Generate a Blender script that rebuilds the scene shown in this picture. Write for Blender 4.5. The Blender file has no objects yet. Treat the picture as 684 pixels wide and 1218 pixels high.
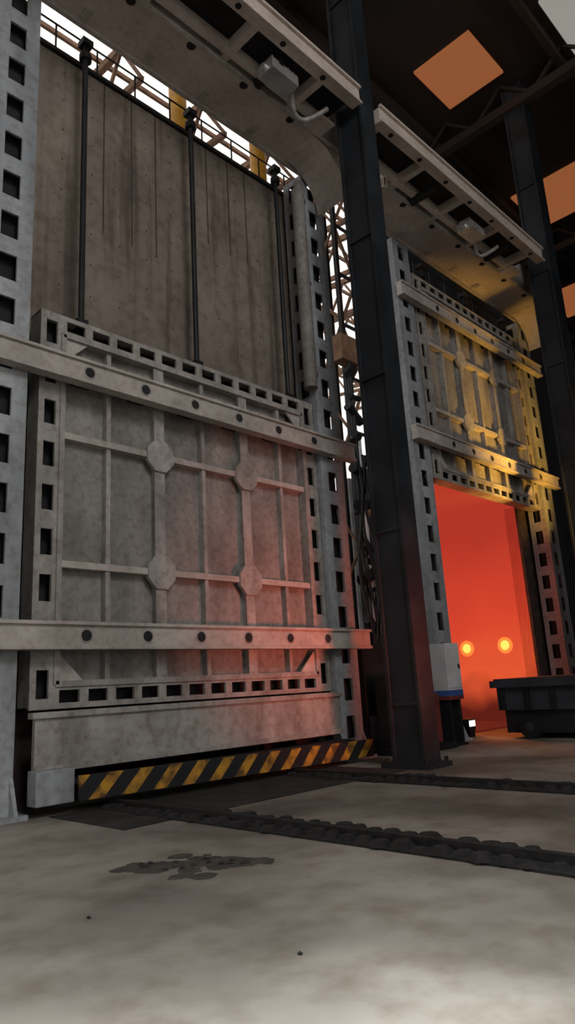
import bpy, bmesh, math, random
from mathutils import Vector, Matrix
random.seed(4)
scene=bpy.context.scene
scene.view_settings.view_transform='Standard'
scene.view_settings.look='None'
# ---------------- materials ----------------
def mat(name,c1,c2=None,scale=3.0,rough=0.6,metal=0.0,stretch=(1,1,1),bump=0.0,detail=6,emit=None,es=0.0,lo=0.35,hi=0.7,dirt=0.0,dscale=9):
    m=bpy.data.materials.new(name); m.use_nodes=True
    nt=m.node_tree; b=nt.nodes['Principled BSDF']
    b.inputs['Roughness'].default_value=rough; b.inputs['Metallic'].default_value=metal
    if c2 is None: c2=tuple(x*0.7 for x in c1)
    tc=nt.nodes.new('ShaderNodeTexCoord'); mp=nt.nodes.new('ShaderNodeMapping')
    mp.inputs['Scale'].default_value=stretch
    no=nt.nodes.new('ShaderNodeTexNoise'); no.inputs['Scale'].default_value=scale; no.inputs['Detail'].default_value=detail
    cr=nt.nodes.new('ShaderNodeValToRGB')
    cr.color_ramp.elements[0].position=lo; cr.color_ramp.elements[1].position=hi
    cr.color_ramp.elements[0].color=(*c2,1); cr.color_ramp.elements[1].color=(*c1,1)
    L=nt.links.new
    L(tc.outputs['Object'],mp.inputs['Vector']); L(mp.outputs['Vector'],no.inputs['Vector'])
    L(no.outputs['Fac'],cr.inputs['Fac'])
    out=cr.outputs['Color']
    if dirt:
        n2=nt.nodes.new('ShaderNodeTexNoise'); n2.inputs['Scale'].default_value=dscale; n2.inputs['Detail'].default_value=5; n2.inputs['Roughness'].default_value=.6
        r2=nt.nodes.new('ShaderNodeValToRGB'); r2.color_ramp.elements[0].position=.32; r2.color_ramp.elements[1].position=.55
        d=1-dirt; r2.color_ramp.elements[0].color=(d,d*.93,d*.87,1); r2.color_ramp.elements[1].color=(1,1,1,1)
        mx=nt.nodes.new('ShaderNodeMix'); mx.data_type='RGBA'; mx.blend_type='MULTIPLY'; mx.inputs[0].default_value=1
        L(tc.outputs['Object'],n2.inputs['Vector']); L(n2.outputs['Fac'],r2.inputs[0]); L(out,mx.inputs[6]); L(r2.outputs[0],mx.inputs[7]); out=mx.outputs[2]
    L(out,b.inputs['Base Color'])
    if bump:
        bp=nt.nodes.new('ShaderNodeBump'); bp.inputs['Strength'].default_value=bump; bp.inputs['Distance'].default_value=0.05
        L(no.outputs['Fac'],bp.inputs['Height']); L(bp.outputs['Normal'],b.inputs['Normal'])
    if emit:
        b.inputs['Emission Color'].default_value=(*emit,1); b.inputs['Emission Strength'].default_value=es
    return m
M={}
M['paint']=mat('pale_steel_paint',(0.42,0.40,0.375),(0.24,0.225,0.21),2.2,0.6,0.05,stretch=(1,1,.45),dirt=.3)
M['panel']=mat('door_panel_paint',(0.31,0.295,0.28),(0.165,0.155,0.145),1.3,0.65,0.05,stretch=(1.4,1,.5),dirt=.3)
M['blue']=mat('pillar_paint',(0.42,0.445,0.475),(0.22,0.235,0.255),1.8,0.55,0.05,stretch=(1,1,.3),dirt=.25)
M['beam']=mat('beam_paint',(0.52,0.48,0.445),(0.35,0.32,0.295),1.5,0.55,0.05,dirt=.2)
M['pink']=mat('gantry_paint',(0.62,0.55,0.49),(0.44,0.38,0.335),1.0,0.6,0.0,dirt=.15)
M['dark']=mat('dark_steel',(0.02,0.02,0.022),(0.008,0.008,0.009),2,0.6,0.3)
M['hole']=mat('hole_shade_dark',(0.02,0.02,0.022),(0.008,0.008,0.009),2,0.9)  # near-black painted in for the shade inside slots and holes
M['colm']=mat('column_black_paint',(0.018,0.023,0.030),(0.005,0.007,0.010),1.5,0.6,0.1)
M['tan']=mat('rusty_truss',(0.30,0.17,0.10),(0.15,0.08,0.05),3,0.8)
M['yellow']=mat('yellow_paint',(0.75,0.38,0.03),(0.5,0.24,0.02),2,0.5)
M['roof']=mat('roof_sheet',(0.040,0.021,0.013),(0.010,0.006,0.005),.22,0.95)
M['wall']=mat('dark_wall_sheet',(0.045,0.047,0.052),(0.02,0.02,0.022),.4,0.9,stretch=(1,1,.3))
M['rust']=mat('rail_dirt',(0.018,0.016,0.016),(0.006,0.0055,0.0055),9,0.95,0.0,bump=.6)
M['soot_shade']=mat('soot_crumbs_and_shade',(0.035,0.030,0.026),(0.010,0.009,0.008),3,0.95,0.0)
M['oil']=mat('oily_stain',(0.075,0.065,0.055),(0.03,0.027,0.023),6,0.8,0.0)
M['red']=mat('red_paint',(0.25,0.04,0.03),(0.10,0.02,0.015),3,0.6)
M['bluep']=mat('blue_paint',(0.05,0.12,0.35),None,3,0.5)
M['white']=mat('cabinet_white',(0.6,0.6,0.62),(0.45,0.45,0.47),2,0.5)
M['refr']=mat('refractory',(0.07,0.045,0.04),(0.03,0.02,0.02),4,0.9,bump=.4)
M['slate']=mat('car_steel',(0.035,0.038,0.05),(0.018,0.018,0.025),2,0.7)
M['lamp']=mat('lamp_alu',(0.7,0.7,0.7),(0.5,0.5,0.5),3,0.25,0.7)
M['flame']=mat('burner_flame',(1,.5,.1),None,1,1,emit=(1,0.45,0.08),es=1.8)
M['flame2']=mat('burner_tile_glow',(1,.5,.1),None,1,1,emit=(0.95,0.17,0.035),es=1.0)
M['led']=mat('work_light_lens',(1,1,1),None,1,1,emit=(1,0.95,0.85),es=1.5)
M['skyl']=mat('amber_rooflight',(.05,.02,.01),(.03,.012,.006),.8,1,emit=(0.62,0.20,0.07),es=0.42)
M['skyw']=mat('clear_rooflight',(.05,.05,.05),None,.5,1,emit=(0.7,0.68,0.6),es=0.4)
def concrete_wall():
    m=mat('furnace_front_casing',(0.25,0.212,0.175),(0.155,0.128,0.106),1.0,0.85,stretch=(1.0,1,.5),bump=.1,dirt=.28,dscale=5)
    nt=m.node_tree; b=nt.nodes['Principled BSDF']; src=b.inputs['Base Color'].links[0].from_socket
    tc=[n for n in nt.nodes if n.type=='TEX_COORD'][0]
    mp=nt.nodes.new('ShaderNodeMapping'); mp.inputs['Scale'].default_value=(2.6,1,.14)
    no=nt.nodes.new('ShaderNodeTexNoise'); no.inputs['Scale'].default_value=1.6; no.inputs['Detail'].default_value=4
    r=nt.nodes.new('ShaderNodeValToRGB'); r.color_ramp.elements[0].position=.32; r.color_ramp.elements[1].position=.46
    r.color_ramp.elements[0].color=(.60,.57,.55,1); r.color_ramp.elements[1].color=(1,1,1,1)
    mx=nt.nodes.new('ShaderNodeMix'); mx.data_type='RGBA'; mx.blend_type='MULTIPLY'; mx.inputs[0].default_value=1
    L=nt.links.new
    L(tc.outputs['Object'],mp.inputs[0]); L(mp.outputs[0],no.inputs['Vector']); L(no.outputs['Fac'],r.inputs[0])
    L(src,mx.inputs[6]); L(r.outputs[0],mx.inputs[7]); L(mx.outputs[2],b.inputs['Base Color'])
    return m
M['conc']=concrete_wall()
def hazard():
    m=bpy.data.materials.new('hazard_stripes'); m.use_nodes=True; nt=m.node_tree; b=nt.nodes['Principled BSDF']; L=nt.links.new
    tc=nt.nodes.new('ShaderNodeTexCoord'); s=nt.nodes.new('ShaderNodeSeparateXYZ'); L(tc.outputs['Object'],s.inputs[0])
    a=nt.nodes.new('ShaderNodeMath'); a.operation='SUBTRACT'; L(s.outputs[0],a.inputs[0]); L(s.outputs[2],a.inputs[1])
    d=nt.nodes.new('ShaderNodeMath'); d.operation='DIVIDE'; L(a.outputs[0],d.inputs[0]); d.inputs[1].default_value=.5
    f=nt.nodes.new('ShaderNodeMath'); f.operation='FRACT'; L(d.outputs[0],f.inputs[0])
    g=nt.nodes.new('ShaderNodeMath'); g.operation='GREATER_THAN'; L(f.outputs[0],g.inputs[0]); g.inputs[1].default_value=.55
    no=nt.nodes.new('ShaderNodeTexNoise'); no.inputs['Scale'].default_value=5
    c=nt.nodes.new('ShaderNodeValToRGB'); c.color_ramp.elements[0].color=(.12,.06,.015,1); c.color_ramp.elements[1].color=(.55,.27,.025,1)
    c.color_ramp.elements[0].position=.36; c.color_ramp.elements[1].position=.62
    L(tc.outputs['Object'],no.inputs['Vector']); L(no.outputs['Fac'],c.inputs[0])
    mx=nt.nodes.new('ShaderNodeMix'); mx.data_type='RGBA'; L(g.outputs[0],mx.inputs[0]); L(c.outputs[0],mx.inputs[7]); mx.inputs[6].default_value=(.010,.010,.012,1)
    L(mx.outputs[2],b.inputs['Base Color']); b.inputs['Roughness'].default_value=.7
    return m
M['haz']=hazard()
def hot():
    m=bpy.data.materials.new('glowing_refractory'); m.use_nodes=True; nt=m.node_tree; b=nt.nodes['Principled BSDF']; L=nt.links.new
    tc=nt.nodes.new('ShaderNodeTexCoord'); s=nt.nodes.new('ShaderNodeSeparateXYZ'); L(tc.outputs['Object'],s.inputs[0])
    mr=nt.nodes.new('ShaderNodeMapRange'); mr.inputs[1].default_value=0; mr.inputs[2].default_value=7; L(s.outputs[2],mr.inputs[0])
    no=nt.nodes.new('ShaderNodeTexNoise'); no.inputs['Scale'].default_value=.6; L(tc.outputs['Object'],no.inputs['Vector'])
    ad=nt.nodes.new('ShaderNodeMath'); ad.operation='MULTIPLY_ADD'; ad.inputs[1].default_value=.3; L(no.outputs['Fac'],ad.inputs[0])
    L(mr.outputs[0],ad.inputs[2])
    c=nt.nodes.new('ShaderNodeValToRGB'); e=c.color_ramp.elements
    e[0].position=.20; e[0].color=(.09,.010,.006,1); e[1].position=1.0; e[1].color=(.40,.032,.018,1)
    n=e.new(.38); n.color=(.70,.085,.028,1); n=e.new(.62); n.color=(.60,.050,.022,1)
    L(ad.outputs[0],c.inputs[0]); L(c.outputs[0],b.inputs['Emission Color']); b.inputs['Emission Strength'].default_value=1.08
    b.inputs['Base Color'].default_value=(.03,.015,.012,1); b.inputs['Roughness'].default_value=1; b.inputs['Specular IOR Level'].default_value=0.1
    return m
M['hot']=hot()
M['floor']=mat('concrete_floor',(0.31,0.285,0.245),(0.12,0.107,0.088),.38,0.75,bump=.05,detail=9,dirt=.3,dscale=2.2,lo=.38,hi=.62)
# ---------------- mesh builder ----------------
class MB:
    def __init__(s): s.v=[];s.f=[];s.m=[];s.mats=[]
    def mi(s,k):
        if k not in s.mats: s.mats.append(k)
        return s.mats.index(k)
    def hexa(s,pts,k):
        n=len(s.v); s.v+= [tuple(p) for p in pts]; i=s.mi(k)
        for q in ((0,3,2,1),(4,5,6,7),(0,1,5,4),(1,2,6,5),(2,3,7,6),(3,0,4,7)):
            s.f.append(tuple(n+a for a in q)); s.m.append(i)
    def box(s,x0,x1,y0,y1,z0,z1,k):
        s.hexa([(x0,y0,z0),(x1,y0,z0),(x1,y1,z0),(x0,y1,z0),(x0,y0,z1),(x1,y0,z1),(x1,y1,z1),(x0,y1,z1)],k)
    def bar(s,a,b,w,h,k):
        a=Vector(a);b=Vector(b);d=(b-a).normalized()
        up=Vector((0,0,1)) if abs(d.z)<.95 else Vector((0,1,0))
        u=d.cross(up).normalized(); v=u.cross(d).normalized(); u*=w/2; v*=h/2
        s.hexa([a-u-v,a+u-v,a+u+v,a-u+v,b-u-v,b+u-v,b+u+v,b-u+v],k)
    def prism(s,pts2,axis,lo,hi,k):
        def mk(p,c):
            if axis=='y': return (p[0],c,p[1])
            if axis=='x': return (c,p[0],p[1])
            return (p[0],p[1],c)
        n=len(s.v); N=len(pts2); i=s.mi(k)
        s.v+=[mk(p,lo) for p in pts2]+[mk(p,hi) for p in pts2]
        s.f.append(tuple(range(n,n+N))); s.m.append(i)
        s.f.append(tuple(range(n+2*N-1,n+N-1,-1))); s.m.append(i)
        for j in range(N):
            s.f.append((n+(j+1)%N,n+j,n+N+j,n+N+(j+1)%N)); s.m.append(i)
    def cyl(s,a,b,r,k,N=16,r2=None):
        a=Vector(a);b=Vector(b);d=(b-a).normalized(); r2=r if r2 is None else r2
        up=Vector((0,0,1)) if abs(d.z)<.95 else Vector((0,1,0))
        u=d.cross(up).normalized(); v=u.cross(d).normalized(); n=len(s.v); i=s.mi(k)
        for c,rr in ((a,r),(b,r2)):
            for j in range(N):
                t=2*math.pi*j/N; s.v.append(tuple(c+u*rr*math.cos(t)+v*rr*math.sin(t)))
        s.f.append(tuple(range(n+N-1,n-1,-1)));s.m.append(i)
        s.f.append(tuple(range(n+N,n+2*N)));s.m.append(i)
        for j in range(N):
            s.f.append((n+j,n+(j+1)%N,n+N+(j+1)%N,n+N+j)); s.m.append(i)
    def tube(s,pts,r,k,N=8):
        for a,b in zip(pts[:-1],pts[1:]): s.cyl(a,b,r,k,N)
    def perf(s,lo,hi,L,W,pitch,sl,sw,k):
        c=(lo[W]+hi[W])/2
        def bx(a,b): s.box(a[0],b[0],a[1],b[1],a[2],b[2],k)
        for w0,w1 in ((lo[W],c-sw/2),(c+sw/2,hi[W])):
            a=list(lo);b=list(hi);a[W]=w0;b[W]=w1;bx(a,b)
        ln=hi[L]-lo[L]; n=max(1,int(ln/pitch)); p=ln/n
        e=(p-sl)/2
        for j in range(n+1):
            a=list(lo);b=list(hi);a[W]=c-sw/2;b[W]=c+sw/2
            a[L]=max(lo[L],lo[L]+j*p-e); b[L]=min(hi[L],lo[L]+j*p+e); bx(a,b)
    def make(s,name,loc=(0,0,0),parent=None,bevel=0):
        me=bpy.data.meshes.new(name); me.from_pydata(s.v,[],s.f)
        for k in s.mats: me.materials.append(M[k])
        for p,i in zip(me.polygons,s.m): p.material_index=i
        bm=bmesh.new(); bm.from_mesh(me); bmesh.ops.recalc_face_normals(bm,faces=bm.faces); bm.to_mesh(me); bm.free()
        o=bpy.data.objects.new(name,me); o.location=loc; scene.collection.objects.link(o)
        if parent: o.parent=parent
        if bevel:
            b=o.modifiers.new('bevel','BEVEL'); b.width=bevel; b.segments=2; b.limit_method='ANGLE'
        return o
def empty(name,loc=(0,0,0)):
    e=bpy.data.objects.new(name,None); e.location=loc; scene.collection.objects.link(e); return e

SH=10.56
# ---------------- furnace door ----------------
def door(ox,dz):
    root=empty('furnace_door',(ox,0,dz))
    x0,x1,z0,z1=4.36,10.40,1.3,7.2
    f=MB(); yf=9.15; bw=.36
    f.perf((x0,yf,z0),(x0+bw,yf+.05,z1),2,0,.62,.38,.18,'paint')
    f.perf((x1-bw,yf,z0),(x1,yf+.05,z1),2,0,.62,.38,.18,'paint')
    f.perf((x0+bw,yf,z1-.32),(x1-bw,yf+.05,z1),0,2,.44,.31,.17,'paint')
    f.perf((x0+bw,yf,z0),(x1-bw,yf+.05,z0+.32),0,2,.44,.31,.17,'paint')
    f.box(x0,x0+.03,yf+.05,9.5,z0,z1,'paint'); f.box(x1-.03,x1,yf+.05,9.5,z0,z1,'paint')
    f.box(x0,x1,yf+.05,9.5,z1-.03,z1,'paint'); f.box(x0,x1,yf+.05,9.5,z0,z0+.03,'paint')
    f.box(x0+.03,x1-.03,9.40,9.5,z0+.03,z1-.03,'hole')
    f.box(x0+.03,x0+.04,yf+.05,9.4,z0+.03,z1-.03,'hole'); f.box(x1-.04,x1-.03,yf+.05,9.4,z0+.03,z1-.03,'hole')
    a,b,c,d=x0+bw,x1-bw,z0+.32,z1-.32
    f.box(a-.03,a+.05,yf-.03,9.39,c,d,'paint'); f.box(b-.05,b+.03,yf-.03,9.39,c,d,'paint')
    f.box(a,b,yf-.03,9.39,d-.05,d+.03,'paint'); f.box(a,b,yf-.03,9.39,c-.03,c+.05,'paint')
    f.box(a-.04,a-.03,yf+.05,9.39,c,d,'hole'); f.box(b+.03,b+.04,yf+.05,9.39,c,d,'hole')
    f.box(a,b,yf+.05,9.39,d+.03,d+.04,'hole'); f.box(a,b,yf+.05,9.39,c-.04,c-.03,'hole')
    f.make('perforated_frame',parent=root)
    p=MB()
    xs=[5.55,6.5,7.45,8.42,9.38]; edges=[a+.05]+xs+[b-.05]
    for i in range(len(edges)-1):
        p.box(edges[i]+.01,edges[i+1]-.01,9.32,9.39,c+.05,d-.05,'panel')
    p.box(a+.05,b-.05,9.345,9.39,c+.05,d-.05,'panel')
    p.make('skin_panel',parent=root)
    r=MB()
    for x in xs:
        w=.14 if x in (6.5,8.42) else .075
        r.box(x-w/2,x+w/2,9.19,9.33,c+.05,d-.05,'paint')
        if w>.1: r.box(x-.1,x+.1,9.17,9.19,c+.05,d-.05,'paint')
    for z in (3.3,5.25):
        r.box(a+.05,b-.05,9.16,9.325,z-.05,z+.05,'beam')
        for x in (6.5,8.42):
            r.prism([(x+.28*math.cos(math.pi/8+k*math.pi/4),z+.29*math.sin(math.pi/8+k*math.pi/4)) for k in range(8)],'y',9.13,9.2,'paint')
    g=.38
    for (gx,gz,sx,sz) in ((a+.05,c+.05,1,1),(b-.05,c+.05,-1,1),(a+.05,d-.05,1,-1),(b-.05,d-.05,-1,-1)):
        r.prism([(gx,gz),(gx+sx*g,gz),(gx,gz+sz*g)],'y',9.17,9.21,'beam')
    r.make('stiffening_ribs',parent=root)
    for nm,za,zb in (('clamp_beam_upper',6.03,6.42),('clamp_beam_lower',2.07,2.45)):
        m=MB()
        m.box(3.35,11.38,8.88,9.03,za,zb,'beam')
        m.box(3.35,11.38,8.83,8.88,za,za+.05,'beam'); m.box(3.35,11.38,8.83,8.88,zb-.05,zb,'beam')
        for i in range(6):
            x=5.03+i*1.01; zc=(za+zb)/2
            m.cyl((x,8.87,zc),(x,8.885,zc),.105,'paint',20)
            m.cyl((x,8.862,zc),(x,8.89,zc),.08,'hole',20)
            m.box(x-.15,x+.15,9.03,9.2,za+.05,zb-.05,'dark')
        m.make(nm,parent=root,bevel=.008)
    rd=MB()
    top=12.9-dz
    for x in (5.1,7.45,9.85):
        rd.cyl((x,9.3,7.2),(x,9.3,top),.05,'dark',10)
        rd.box(x-.09,x+.09,9.22,9.38,7.15,7.32,'dark')
        rd.cyl((x,9.3,top-.42),(x,9.3,top-.3),.11,'dark',12); rd.box(x-.1,x+.1,9.2,9.4,top-.12,top,'dark')
    rd.make('lifting_rods',parent=root)
    return root
def guides(ox):
    for (xa,xb) in ((3.42,4.14),(10.45,11.15)):
        m=MB(); y0,y1=9.06,9.62; zt=12.9
        m.perf((xa,y0,0.25),(xb,y0+.04,zt),2,0,.68,.42,.27,'blue')
        m.perf((xa,y0+.04,0.25),(xa+.04,y1,zt),2,1,.68,.42,.24,'blue')
        m.perf((xb-.04,y0+.04,0.25),(xb,y1,zt),2,1,.68,.42,.24,'blue')
        m.box(xa+.04,xb-.04,y1-.04,y1,0.25,zt,'hole')
        m.box(xa+.06,xb-.06,y0+.2,y0+.36,0.25,zt,'hole')
        m.box(xa-.12,xb+.12,y0-.2,y1+.1,0,.06,'blue')
        m.box(xa,xb,y0-.02,y1,.06,.27,'blue')
        for gx in (xa-.0,xb-.05): m.prism([(y0,.06),(y0-.18,.06),(y0,.5)],'x',gx,gx+.05,'blue')
        m.make('door_guide_pillar',(ox,0,0))
def furnace(ox,is_hot):
    root=empty('industrial_furnace',(ox,0,0))
    m=MB(); X0,X1=3.75,10.95; a,b=5.05,9.98; Y0,Y1=9.75,10.2
    m.box(X0,X1,Y0,Y1,6.6,12.75,'conc')
    m.box(X0,a,Y0,Y1,0,6.6,'refr'); m.box(b,X1,Y0,Y1,0,6.6,'refr')
    m.make('front_wall',parent=root)
    c=MB()
    c.box(X0,X1,Y0-.08,Y1+.05,12.75,12.83,'dark')
    for i in range(9):
        x=X0+.2+i*.85; c.cyl((x,Y0+.1,12.83),(x,Y0+.1,13.55),.02,'dark',6)
    c.cyl((X0,Y0+.1,13.55),(X1,Y0+.1,13.55),.02,'dark',6)
    if not is_hot:
        c.cyl((10.30,9.05,7.5),(10.30,9.05,12.35),.15,'panel',20)
        c.cyl((10.30,9.05,12.35),(10.30,9.05,12.6),.08,'panel',16)
        for z in (7.8,10.0,12.1): c.box(10.22,10.5,9.0,9.2,z,z+.1,'dark')
        for i in range(11):
            for j in range(9):
                x=4.35+i*.58; z=7.5+j*.62; c.cyl((x,Y0-.01,z),(x,Y0+.01,z),.014,'refr',6)
    for x in (5.75,6.35,6.9,8.2,8.8,9.3):
        c.box(x-.012,x+.012,Y0-.006,Y0,9.5 if x<7 else 10.4,12.75,'refr')
    c.make('cap_and_handrail',parent=root)
    s=MB(); k='hot' if is_hot else 'refr'; Y2=15.2; zt=6.9
    s.box(b,b+.05,Y1-.36,Y2,0.02,6.6,k); s.box(a-.05,a,Y1-.36,Y2,.02,6.6,k)
    s.box(a,b,Y2-.05,Y2,.02,6.6,k); s.box(a,b,Y1-.36,Y2,6.55,6.6,k); s.box(a,b,Y1-.3,Y2,.0,.05,k)
    if not is_hot:
        for xr in (5.5,9.05): s.box(xr-.04,xr+.04,9.9,15.1,.05,.09,'dark')
    s.make('chamber_lining',parent=root)
    h=MB()
    h.box(b+.05,b+.45,Y1,Y2+.3,0,zt,'slate'); h.box(a-.45,a-.05,Y1,Y2+.3,0,zt,'slate')
    h.box(a-.05,b+.05,Y2,Y2+.3,0,zt,'slate'); h.box(a-.05,b+.05,Y1,Y2+.3,6.6,zt,'slate')
    for i in range(4):
        y=Y1+.5+i*1.3
        h.box(a-.6,a-.45,y,y+.15,0,zt+.2,'blue'); h.box(b+.45,b+.6,y,y+.15,0,zt+.2,'blue')
    h.make('chamber_casing',parent=root)
    if is_hot:
        q=MB()
        for y in (10.75,12.1):
            q.cyl((b-.03,y,2.3),(b+.02,y,2.3),.25,'flame2',24)
            q.cyl((b-.10,y,2.3),(b-.01,y,2.3),.10,'flame',24,.16)
        q.make('burner_flames',parent=root)
    return root
def car():
    root=empty('bogie_hearth_car')
    m=MB()
    m.box(4.36,10.40,8.95,9.04,.55,1.24,'paint')
    m.box(4.30,10.42,8.90,9.05,1.19,1.27,'paint')
    m.box(4.36,10.40,8.90,8.96,.52,.60,'paint')
    m.box(4.30,4.82,8.75,9.0,.14,.56,'blue')
    m.make('front_panel',parent=root,bevel=.01)
    b=MB()
    b.hexa([(4.82,8.6,.16),(10.85,8.6,.08),(10.85,8.66,.08),(4.82,8.66,.16),(4.82,8.6,.46),(10.85,8.6,.38),(10.85,8.66,.38),(4.82,8.66,.46)],'haz')
    b.box(4.82,10.4,8.66,8.98,.36,.42,'dark')
    b.make('bumper',parent=root)
    c=MB()
    c.box(5.2,9.85,9.04,14.6,.56,.95,'slate'); c.box(5.2,9.85,9.04,14.6,.95,1.25,'refr')
    for y in (9.8,11.4,13.0,14.1):
        for x in (5.5,9.05):
            c.cyl((x-.09,y,.34),(x+.09,y,.34),.24,'dark',20); c.cyl((x-.13,y,.34),(x+.13,y,.34),.08,'slate',12)
    c.make('chassis',parent=root)
def cart():
    m=MB()
    X0,X1,Y0,Y1=15.25,18.6,2.6,8.35
    m.box(X0,X1,Y0,Y1,.62,1.12,'slate'); m.box(X0-.12,X1,Y0,Y1+.1,1.12,1.28,'slate'); m.box(X0-.1,X1,Y0,Y1,1.28,1.32,'refr')
    m.box(X0+.1,X1-.1,Y0+.1,Y1-.1,.12,.62,'dark')
    for i in range(10):
        y=Y0+.15+i*.6; m.box(X0-.06,X0,y,y+.09,.62,1.12,'dark')
    for i in range(5): m.box(X0+.2+i*.7,X0+.3+i*.7,Y1,Y1+.06,.62,1.12,'dark')
    for y in (Y0+.6,4.2,6.0,Y1-.7):
        for x in (X0+.45,X1-.45):
            m.cyl((x-.45,y,.26),(x+.45,y,.26),.26,'dark',20); m.cyl((x-.47,y,.26),(x+.47,y,.26),.1,'slate',12)
    m.make('charging_cart')
def gantry(name,bx0,bx1,lx0,lx1,lampx,curve):
    root=empty(name)
    m=MB()
    m.box(bx0,bx1,8.0,9.1,13.0,13.75,'pink')
    m.box(bx0,bx1,7.96,8.05,12.93,13.85,'beam'); m.box(bx0,bx1,9.05,9.14,12.93,13.85,'beam')
    x=bx0+.9
    while x<bx1-.5:
        m.cyl((x,8.15,12.985),(x,8.15,13.0),.09,'hole',16); m.box(x-.5,x-.35,8.75,9.0,12.97,13.0,'beam'); x+=1.3
    m.make('box_girder',parent=root,bevel=.01)
    l=MB()
    l.box(lx0,lx1,6.86,7.06,12.95,13.3,'pink'); l.box(lx0,lx1,7.72,7.84,12.95,13.2,'pink')
    l.box(lx0,lx1,7.06,7.96,13.22,13.3,'dark')
    l.box(lx0,lx1,6.80,6.86,12.92,12.97,'pink'); l.box(lx0,lx1,6.80,6.86,13.3,13.36,'pink')
    x=lx0+.5
    while x<lx1: l.cyl((x,6.95,12.94),(x,6.95,12.955),.06,'hole',12); x+=1.1
    x=lx0+.1
    while x<lx1:
        l.box(x,x+.15,7.06,7.96,12.98,13.2,'pink'); x+=1.75
    for bx in (lx0+2.6,lx0+6.2):
        l.box(bx-.06,bx+.06,7.2,7.9,12.8,12.98,'dark')
    l.box(lx1-.5,lx1,7.56,8.0,12.9,12.95,'pink')
    l.make('walkway_ladder',parent=root)
    t=MB(); t.tube([Vector((lampx+.3+i/12*1.1,7.35+.35*math.sin(i/12*3.1),12.9-.35*math.sin(i/12*math.pi))) for i in range(13)],.05,'paint')
    t.make('lamp_cable',parent=root)  # curved cable of the floodlight
    f=MB()
    f.box(lampx-.35,lampx+.35,7.2,7.6,12.62,12.85,'lamp')
    for i in range(5): f.box(lampx-.3+i*.14,lampx-.26+i*.14,7.24,7.56,12.85,12.95,'lamp')
    f.cyl((lampx-.42,7.4,12.72),(lampx+.42,7.4,12.72),.07,'lamp',12)
    f.make('floodlight_fixture',parent=root)  # silvery floodlight fixture under the ladder, unlit
    q=MB(); pts=[(curve-1.1,13.0)]
    for i in range(9):
        t=i/8*math.pi/2; pts.append((curve-1.1+1.05*math.sin(t),13.0-1.0*(1-math.cos(t))-.02))
    pts+= [(curve,12.0),(curve,13.0)]
    q.prism(pts,'y',8.1,9.0,'pink'); q.make('curved_end_bracket',parent=root)

furnace(0,False); furnace(SH,True)
guides(0); guides(SH)
door(0,0); door(SH,5.07)
car(); cart()
gantry('overhead_gantry',1.8,10.95,1.8,9.95,8.1,10.95)
gantry('overhead_gantry.001',12.36,21.6,10.62,18.35,15.2,21.6)
for x,wd in ((10.02,.45),(18.95,.6)):
    m=MB(); x1=x+wd
    m.box(x,x1,6.9,6.96,0,19.8,'colm'); m.box(x,x1,7.5,7.56,0,19.8,'colm'); m.box(x+.05,x+.12,6.96,7.5,0,19.8,'colm')
    for z in range(1,19,3): m.box(x,x1,6.96,7.5,z,z+.05,'colm')
    m.box(x-.15,x1+.1,6.75,7.7,0,.08,'colm')
    for dx in (-.08,.5): 
        for yy in (6.83,7.62): m.cyl((x+dx,yy,.08),(x+dx,yy,.15),.035,'dark',6)
    m.make('building_column')
m=MB(); xa,xb,ya,yb=14.0,14.8,11.0,12.0
for x in (xa,xb):
    for y in (ya,yb): m.bar((x,y,0),(x,y,16),.12,.12,'dark')
z=0; s=0
while z<15.5:
    z2=z+1.6
    for y in (ya,):
        m.bar((xa if s else xb,y,z),(xb if s else xa,y,z2),.07,.07,'tan'); m.bar((xa,y,z2),(xb,y,z2),.07,.07,'dark')
    m.bar((xa,ya if s else yb,z),(xa,yb if s else ya,z2),.06,.06,'tan'); z=z2; s=1-s
m.make('lattice_mast')
m=MB()
for i in range(17):
    z=1.5+i*.46+.12*math.sin(i*3.3)
    m.cyl((12.78+.1*math.sin(i*2.1),10.0,z),(13.2+.12*math.cos(i*1.3),10.1,z+.28*math.sin(i*1.7)),.10+.05*math.sin(i*2.9),'dark',8)
m.cyl((12.95,10.05,0),(12.95,10.05,9.5),.07,'dark',10); m.cyl((13.35,10.3,0),(13.35,10.3,7.5),.10,'white',12)
m.box(12.6,13.3,9.95,10.3,9.3,10.0,'tan'); m.box(12.7,13.4,9.9,10.2,0,1.6,'dark')
for j in range(5):
    m.tube([Vector((12.7+.13*j+.18*math.sin(i*.7+j),9.9,6.8-i*.42)) for i in range(13)],.035,'dark',6)
m.make('valve_stack_piping')
m=MB()
m.box(11.5,13.3,8.3,9.3,0,.12,'dark'); m.box(11.6,12.9,8.6,9.25,.12,.75,'slate'); m.cyl((12.05,8.9,.98),(12.7,8.9,.98),.2,'red',16)
m.cyl((12.7,8.9,.98),(12.95,8.9,.98),.12,'dark',12); m.box(12.95,13.28,8.65,9.15,.12,1.1,'red')
for i in range(5): m.cyl((11.7+.24*i,8.45,.1),(11.7+.24*i,8.45,1.3+.2*(i%2)),.03,'dark',8)
m.box(11.6,12.5,9.3,9.55,0,2.2,'dark'); m.box(11.55,11.95,8.5,9.0,.12,1.5,'dark')
m.make('hydraulic_power_unit')
m=MB()
m.box(13.40,13.95,8.45,8.85,1.15,2.15,'white'); m.box(13.43,13.92,8.43,8.45,1.2,2.1,'white')
m.box(13.40,13.95,8.44,8.86,1.03,1.15,'bluep'); m.box(13.40,13.95,8.44,8.86,.95,1.03,'red'); m.cyl((13.85,8.42,1.6),(13.85,8.43,1.7),.03,'dark',8)
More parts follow.
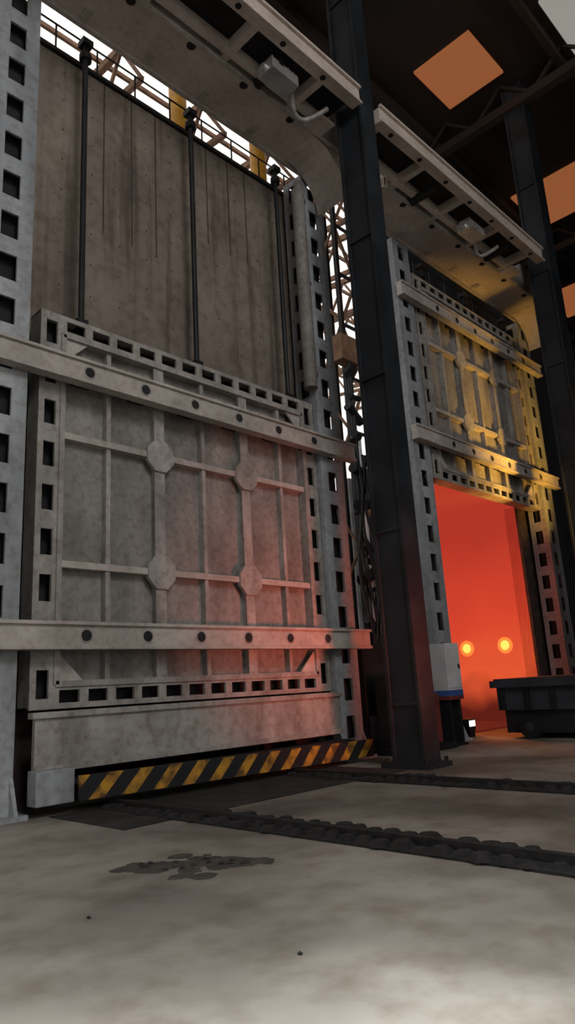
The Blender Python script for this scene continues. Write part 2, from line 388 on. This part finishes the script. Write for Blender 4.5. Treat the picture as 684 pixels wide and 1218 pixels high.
m.box(13.45,13.53,8.5,8.8,0,.95,'dark'); m.box(13.82,13.9,8.5,8.8,0,.95,'dark'); m.box(13.40,13.95,8.45,8.85,0,.05,'dark')
m.make('electrical_cabinet')
for (x,y) in ((13.95,13.9),(10.9,14.2)):
    m=MB(); m.cyl((x,y,0),(x,y,22),.27,'yellow',20); m.cyl((x,y,0),(x,y,.2),.5,'yellow',20)
    for z in (6,12,17): m.cyl((x,y,z),(x,y,z+.15),.32,'yellow',20)
    m.make('yellow_crane_post')
# furnace car track: rails, packed scale, dark sheet painting the shade below the furnace front
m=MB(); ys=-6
m.box(4.5,9.8,7.1,8.8,0,.012,'soot_shade')
for xr in (5.42,8.75):
    m.box(xr-.27,xr+.27,ys,8.8,0.0,.022,'rust'); m.box(xr-.04,xr+.04,ys,8.8,.022,.09,'rust')
    y=ys+.05
    while y<8.6:
        j=random.uniform(-.04,.04); h=random.uniform(.02,.06); w=random.uniform(.09,.15)
        m.cyl((xr+.17+j,y+.06,.02),(xr+.17+j,y+.06,.02+h),w,'rust',7,w*.6); m.cyl((xr-.18+j,y+.1,.02),(xr-.18+j,y+.1,.02+h),w*.9,'rust',6,w*.5)
        y+=.2
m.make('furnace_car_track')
def stain(name,cx,cy,n,sx,sy):
    m=MB()
    for i in range(n):
        u=random.uniform(-1,1)*sx; v=random.gauss(0,.35)*sy*(1.15-abs(u/sx))
        x=cx+u*.69+v*.72; y=cy-u*.72+v*.69; r=random.uniform(.03,.11); o=random.random()*6
        h=.002+i*.00003
        pts=[]
        for k in range(9):
            t=o+k*2*math.pi/9; rr=r*random.uniform(.7,1.2); pts.append((x+rr*math.cos(t),y+rr*math.sin(t)))
        m.prism(pts,'z',0,h,'oil')
    for i in range(16):
        u=random.uniform(-.8,.8)*sx; v=random.gauss(0,.2)*sy
        x=cx+u*.69+v*.72; y=cy-u*.72+v*.69; m.cyl((x,y,0),(x,y,.02),.035,'soot_shade',6,.02)
    m.make(name)
stain('floor_dirt_stain',3.95,5.15,110,.62,.5)
m=MB()
for (x,y) in ((2.65,4.6),(1.85,3.1),(1.75,2.6),(3.0,3.0)):
    m.cyl((x,y,0),(x+.01,y,.01),.018,'rust',6,.012)
m.make('floor_crumbs')
m=MB(); m.box(15.45,15.75,9.3,9.45,.15,.42,'dark'); m.box(15.48,15.72,9.285,9.3,.25,.38,'led'); m.box(15.5,15.7,9.3,9.5,0,.15,'dark'); m.make('work_light')
# building
m=MB(); m.box(-30,70,-25,45,-.3,0,'floor'); m.make('floor')
m=MB(); m.box(-30,70,-16,13.2,20.0,20.2,'roof'); m.make('ceiling')
m=MB(); m.box(19.5,70,13.0,13.2,0,20,'wall')
x=19.5
while x<69: m.box(x,x+.2,12.9,13.0,0,20,'wall'); x+=2.2
m.make('wall_back')
m=MB(); m.box(-30,-6,-16.2,-16,0,20,'wall'); m.box(12,70,-16.2,-16,0,20,'wall'); m.box(-6,12,-16.2,-16,12,20,'wall'); m.make('wall_front')
m=MB(); m.box(-14.2,-14,-16,13.2,8,20,'wall'); m.box(-14.2,-14,-16,-2,0,8,'wall'); m.make('wall_left')
m=MB(); m.box(62,62.2,-16,13,0,20,'wall'); m.make('wall_right')
m=MB()
for k in range(-3,6):
    x=10.1+8.72*k
    m.box(x,x+.3,-16,13.0,18.9,19.2,'roof')
    for j in range(14):
        y=-16+j*2.05; m.bar((x+.12,y,19.1),(x+.12,y+1.0,20),.09,.09,'roof'); m.bar((x+.12,y+1.0,20),(x+.12,y+2.05,19.1),.09,.09,'roof')
for y in (-13,-10,-7,-4,-1,2,5.6,10.2,12.6): m.box(-30,61,y,y+.2,19.7,20,'roof')
m.make('roof_truss')
m=MB()
for x in (7.6,16.3): m.box(x,x+2.1,7.15,9.1,19.9,19.99,'skyl')
m.box(24.2,27.0,7.3,9.9,19.9,19.99,'skyl')
m.box(32.6,35.6,10.4,12.5,19.9,19.99,'skyl')
m.box(17.0,19.6,3.3,5.3,19.9,19.99,'skyw')
m.make('roof_window')
m=MB()
for x in range(-6,60,3):
    m.bar((x,13.3,19.6),(x,28,21.5),.18,.22,'tan'); m.bar((x,13.3,17.9),(x,28,19.8),.14,.18,'tan')
    for j in range(7):
        y=13.3+j*2.1; z=19.6+(y-13.3)*.129; m.bar((x,y,z-1.7),(x,y+1.05,z+.1),.09,.09,'tan'); m.bar((x,y+1.05,z+.1),(x,y+2.1,z-1.45),.09,.09,'tan')
for j in range(8):
    y=13.4+j*2; z=19.8+(y-13.3)*.129; m.bar((-6,y,z),(60,y,z),.1,.14,'tan')
for x in range(-3,60,6): m.box(x,x+.35,27.8,28.2,0,21.5,'tan')
for z in (4,8,12,16): m.box(-6,60,27.9,28.05,z,z+.25,'tan')
m.make('roof_truss.001')
# ---------------- lights ----------------
w=bpy.data.worlds.new('w'); scene.world=w; w.use_nodes=True
w.node_tree.nodes['Background'].inputs[0].default_value=(1.0,.965,.925,1); w.node_tree.nodes['Background'].inputs[1].default_value=1.12
def area(name,loc,tgt,size,e,col,spread=180):
    l=bpy.data.lights.new(name,'AREA'); l.size=size; l.energy=e; l.color=col; l.spread=math.radians(spread)
    o=bpy.data.objects.new(name,l); o.location=loc; o.rotation_euler=(Vector(tgt)-Vector(loc)).to_track_quat('-Z','Y').to_euler(); scene.collection.objects.link(o)
area('hot_source_fill',(9.6,3.0,1.0),(9.9,9.3,2.7),.8,38,(1,.17,.09),60)  # added red fill for an unseen hot source, tints the left door
area('warm_beam_fill',(19.0,5.6,4.2),(19.3,9,7.5),.5,150,(1,.52,.08),70)  # added warm fill yellowing the far door's lower beam, no lamp stands there
area('burner_light',(18.2,13.5,4.5),(14.5,5,0),2.0,260,(1,.28,.08),150)
area('high_bay_lamp',(-.2,-1.8,12),(.5,-.2,0),1.5,440,(.95,.98,1),50)
area('bay_door_fill',(1,-9,15),(6,9,6),6,1350,(1,.98,.95))  # added soft fill behind the camera, stands in for bay door daylight
# ---------------- camera ----------------
F=Vector((.6975,.674,.2436)).normalized(); R=Vector((.704,-.708,-.0566)); R=(R-F*R.dot(F)).normalized(); U=R.cross(F)
cd=bpy.data.cameras.new('camera'); cam=bpy.data.objects.new('camera',cd); scene.collection.objects.link(cam)
cd.sensor_fit='VERTICAL'; cd.sensor_height=36; cd.lens=36*831/1218; cd.clip_end=500
mm=Matrix((R,U,-F)).transposed().to_4x4(); mm.translation=Vector((0,0,1.4)); cam.matrix_world=mm
scene.camera=cam
